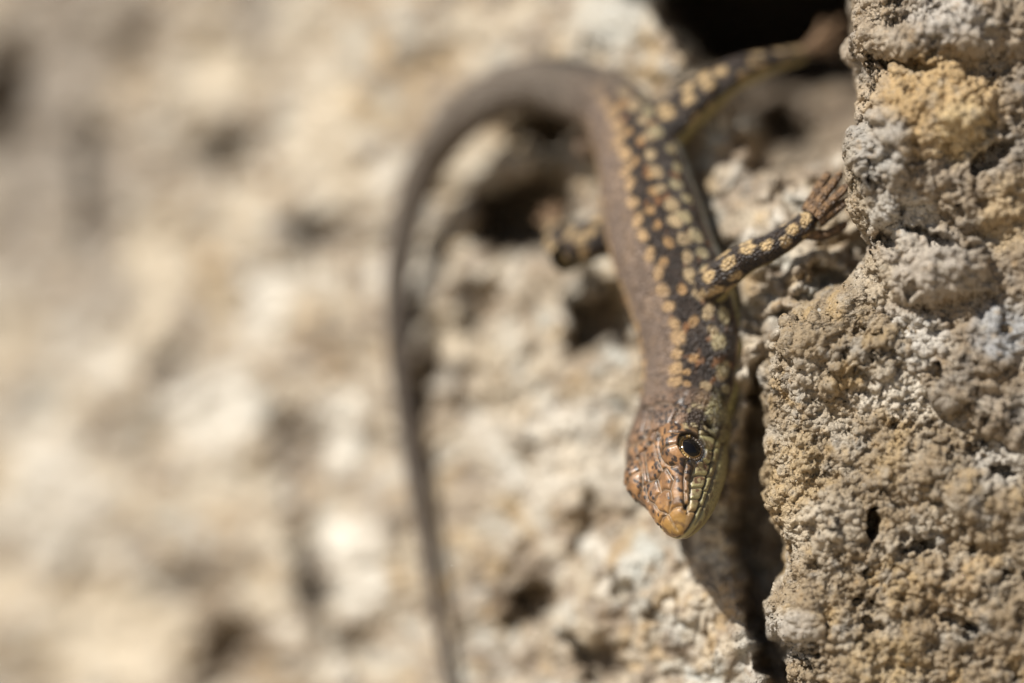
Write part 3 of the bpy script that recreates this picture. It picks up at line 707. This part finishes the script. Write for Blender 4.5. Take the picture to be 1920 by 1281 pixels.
# ---- skin material
sm, nd, ln, bs = node_mat('lizard_skin')
at = nd.new('ShaderNodeAttribute'); at.attribute_name = 'Col'
su = nd.new('ShaderNodeAttribute'); su.attribute_name = 'skin'
hm = nd.new('ShaderNodeAttribute'); hm.attribute_name = 'headshield'
mp = nd.new('ShaderNodeMapping'); mp.inputs['Rotation'].default_value = (0, 0, 0.5); ln.new(su.outputs['Vector'], mp.inputs[0])
vo = nd.new('ShaderNodeTexVoronoi'); vo.voronoi_dimensions = '2D'; vo.inputs['Scale'].default_value = 3.9; vo.inputs['Randomness'].default_value = 0.7
ln.new(mp.outputs[0], vo.inputs['Vector'])
body = mth(nd, ln, 'SUBTRACT', 1.0, hm.outputs['Fac'])
edge = ramp(nd, ln, vo.outputs['Distance'], (0.3, 0.62))
cc = mixn(nd, ln, mth(nd, ln, 'MULTIPLY', mth(nd, ln, 'MULTIPLY', edge, body), 0.6), at.outputs['Color'], (0.05, 0.036, 0.028))
nz = noise(nd, ln, su.outputs['Vector'], 5.0, 4, .6)
cc = mixn(nd, ln, 1.0, cc, mixn(nd, ln, nz, (0.72, 0.72, 0.72), (1.25, 1.22, 1.2)), 'MULTIPLY')
ln.new(cc, bs.inputs['Base Color'])
rr = nd.new('ShaderNodeMapRange'); rr.inputs[3].default_value = 0.52; rr.inputs[4].default_value = 0.34
ln.new(hm.outputs['Fac'], rr.inputs[0]); ln.new(rr.outputs[0], bs.inputs['Roughness'])
bs.inputs['Specular IOR Level'].default_value = 0.42
ln.new(mth(nd, ln, 'MULTIPLY', hm.outputs['Fac'], 0.2), bs.inputs['Coat Weight']); bs.inputs['Coat Roughness'].default_value = 0.18
bp = nd.new('ShaderNodeBump'); bp.inputs['Distance'].default_value = 0.00016; bp.inputs['Strength'].default_value = 0.9
h1 = mth(nd, ln, 'MULTIPLY', mth(nd, ln, 'MULTIPLY', vo.outputs['Distance'], -1.4), body)
h2 = mth(nd, ln, 'MULTIPLY', noise(nd, ln, su.outputs['Vector'], 3.2, 5, .65), 0.55)
ln.new(mth(nd, ln, 'ADD', h1, h2), bp.inputs['Height'])
sub = nd.new('ShaderNodeVectorMath'); sub.operation = 'SUBTRACT'; ln.new(vo.outputs['Color'], sub.inputs[0]); sub.inputs[1].default_value = (.5, .5, .5)
sc_ = nd.new('ShaderNodeVectorMath'); sc_.operation = 'SCALE'; ln.new(sub.outputs[0], sc_.inputs[0]); ln.new(mth(nd, ln, 'MULTIPLY', body, 0.6), sc_.inputs['Scale'])
ad = nd.new('ShaderNodeVectorMath'); ad.operation = 'ADD'; ln.new(bp.outputs[0], ad.inputs[0]); ln.new(sc_.outputs[0], ad.inputs[1])
nn = nd.new('ShaderNodeVectorMath'); nn.operation = 'NORMALIZE'; ln.new(ad.outputs[0], nn.inputs[0]); ln.new(nn.outputs[0], bs.inputs['Normal'])

liz = bpy.data.objects.new('lizard', None); scene.collection.objects.link(liz)
tag(liz, 'brown wall lizard with spotted flank clinging head down between the rocks', 'lizard')
Vall = np.concatenate(V)
# the flank swells into each limb root through the limbs' own thick bases; one mesh for the whole animal
mesh_from('body', Vall, np.concatenate(FA), sm, liz, {'Col': np.concatenate([np.concatenate(CO), np.ones((len(Vall), 1))], 1), 'skin': np.concatenate(SU), 'headshield': np.concatenate(HM)})

# ---- eyes with beaded lids
def eye_material():
    m, nd, ln, bs = node_mat('lizard_eye')
    at = nd.new('ShaderNodeAttribute'); at.attribute_name = 'Col'
    ln.new(at.outputs['Color'], bs.inputs['Base Color'])
    bs.inputs['Roughness'].default_value = 0.08; bs.inputs['Specular IOR Level'].default_value = 0.3
    return m
em = eye_material()
lm, nd, ln, bs = node_mat('eyelid_skin')
at = nd.new('ShaderNodeAttribute'); at.attribute_name = 'Col'; ln.new(at.outputs['Color'], bs.inputs['Base Color'])
bs.inputs['Roughness'].default_value = 0.28; bs.inputs['Coat Weight'].default_value = .3
for s in (1, -1):
    e = eyedir[s]; t1 = unit(Fh - e * Fh.dot(e)); t2 = np.cross(e, t1)
    if t2.dot(Uh) < 0: t2 = -t2
    nt, na = 60, 72
    th = np.linspace(1e-3, np.pi - 1e-3, nt); aa = np.linspace(0, 2 * np.pi, na, endpoint=False)
    TH, AA = np.meshgrid(th, aa, indexing='ij')
    R_ = ERAD * (1 + 0.03 * np.exp(-(TH / .5) ** 2))
    Q = eyec[s] + R_[..., None] * (np.cos(TH)[..., None] * e + np.sin(TH)[..., None] * (np.cos(AA)[..., None] * t1 + np.sin(AA)[..., None] * t2))
    rr_ = np.hypot(np.sin(TH) * np.cos(AA) / 1.08, np.sin(TH) * np.sin(AA))
    c = np.broadcast_to(col(.006, .005, .005), TH.shape + (3,)).copy()
    c = mixc(c, (.36, .22, .09), sstep(.66, .68, rr_) * (1 - sstep(.73, .76, rr_)))
    c = mixc(c, (.05, .03, .018), sstep(.73, .76, rr_))
    ey = mesh_from('eye', Q.reshape(-1, 3), grid_faces(nt, na, wrap=True), em, liz, {'Col': rgba(c)})
    ey['label'] = 'glossy black eye with a thin gold ring'
    # lid: two swollen rings made of beads
    VV, FF, CC = [], [], []; off = 0
    for j, (rm, zz, tube, nb, cola, colb) in enumerate([(1.02, .80, .13, 28, (.09, .06, .035), (.02, .016, .014)), (1.22, .66, .17, 24, (.05, .05, .055), (.30, .30, .29)), (1.46, .44, .17, 22, (.30, .20, .085), (.06, .04, .025))]):
        nu, nw = nb * 10, 14
        u = np.linspace(0, 2 * np.pi, nu, endpoint=False); v = np.linspace(0, 2 * np.pi, nw, endpoint=False)
        Uu, Vv = np.meshgrid(u, v, indexing='ij')
        bead = np.abs(np.sin(Uu * nb / 2)) ** .6
        tr = tube * (.62 + .5 * bead * (.8 + .4 * hsh(np.floor(Uu * nb / (2 * np.pi)), Uu * 0, 5 + j)))
        rad_ = rm + tr * np.cos(Vv); z = zz + tr * np.sin(Vv) - .10 * (np.sin(Uu) < 0)
        Q = eyec[s] + e * z[..., None] + rad_[..., None] * (np.cos(Uu)[..., None] * t1 * 1.08 + np.sin(Uu)[..., None] * t2 * .97)
        k = hsh(np.floor(Uu * nb / (2 * np.pi)), Uu * 0, 9 + j)
        upper_side = sstep(-.3, .5, np.sin(Uu))
        c = mixc(np.broadcast_to(col(*cola), Uu.shape + (3,)), colb, np.clip(.75 * k + (.0 if j != 1 else 0), 0, 1))
        c = mixc(c, (.44, .28, .09), .85 * upper_side * (k > .25) * (j != 2))
        VV.append(Q.reshape(-1, 3)); CC.append(c.reshape(-1, 3))
        fr_ = grid_faces(nu, nw, wrap=True, off=off)
        last = np.stack([off + (nu - 1) * nw + np.arange(nw), off + (nu - 1) * nw + (np.arange(nw) + 1) % nw, off + (np.arange(nw) + 1) % nw, off + np.arange(nw)], -1)
        FF += [fr_, last]; off += nu * nw
    cc_ = np.concatenate(CC)
    lid = mesh_from('eyelid', np.concatenate(VV), np.concatenate(FF), lm, ey, {'Col': np.concatenate([cc_, np.ones((len(cc_), 1))], 1)})
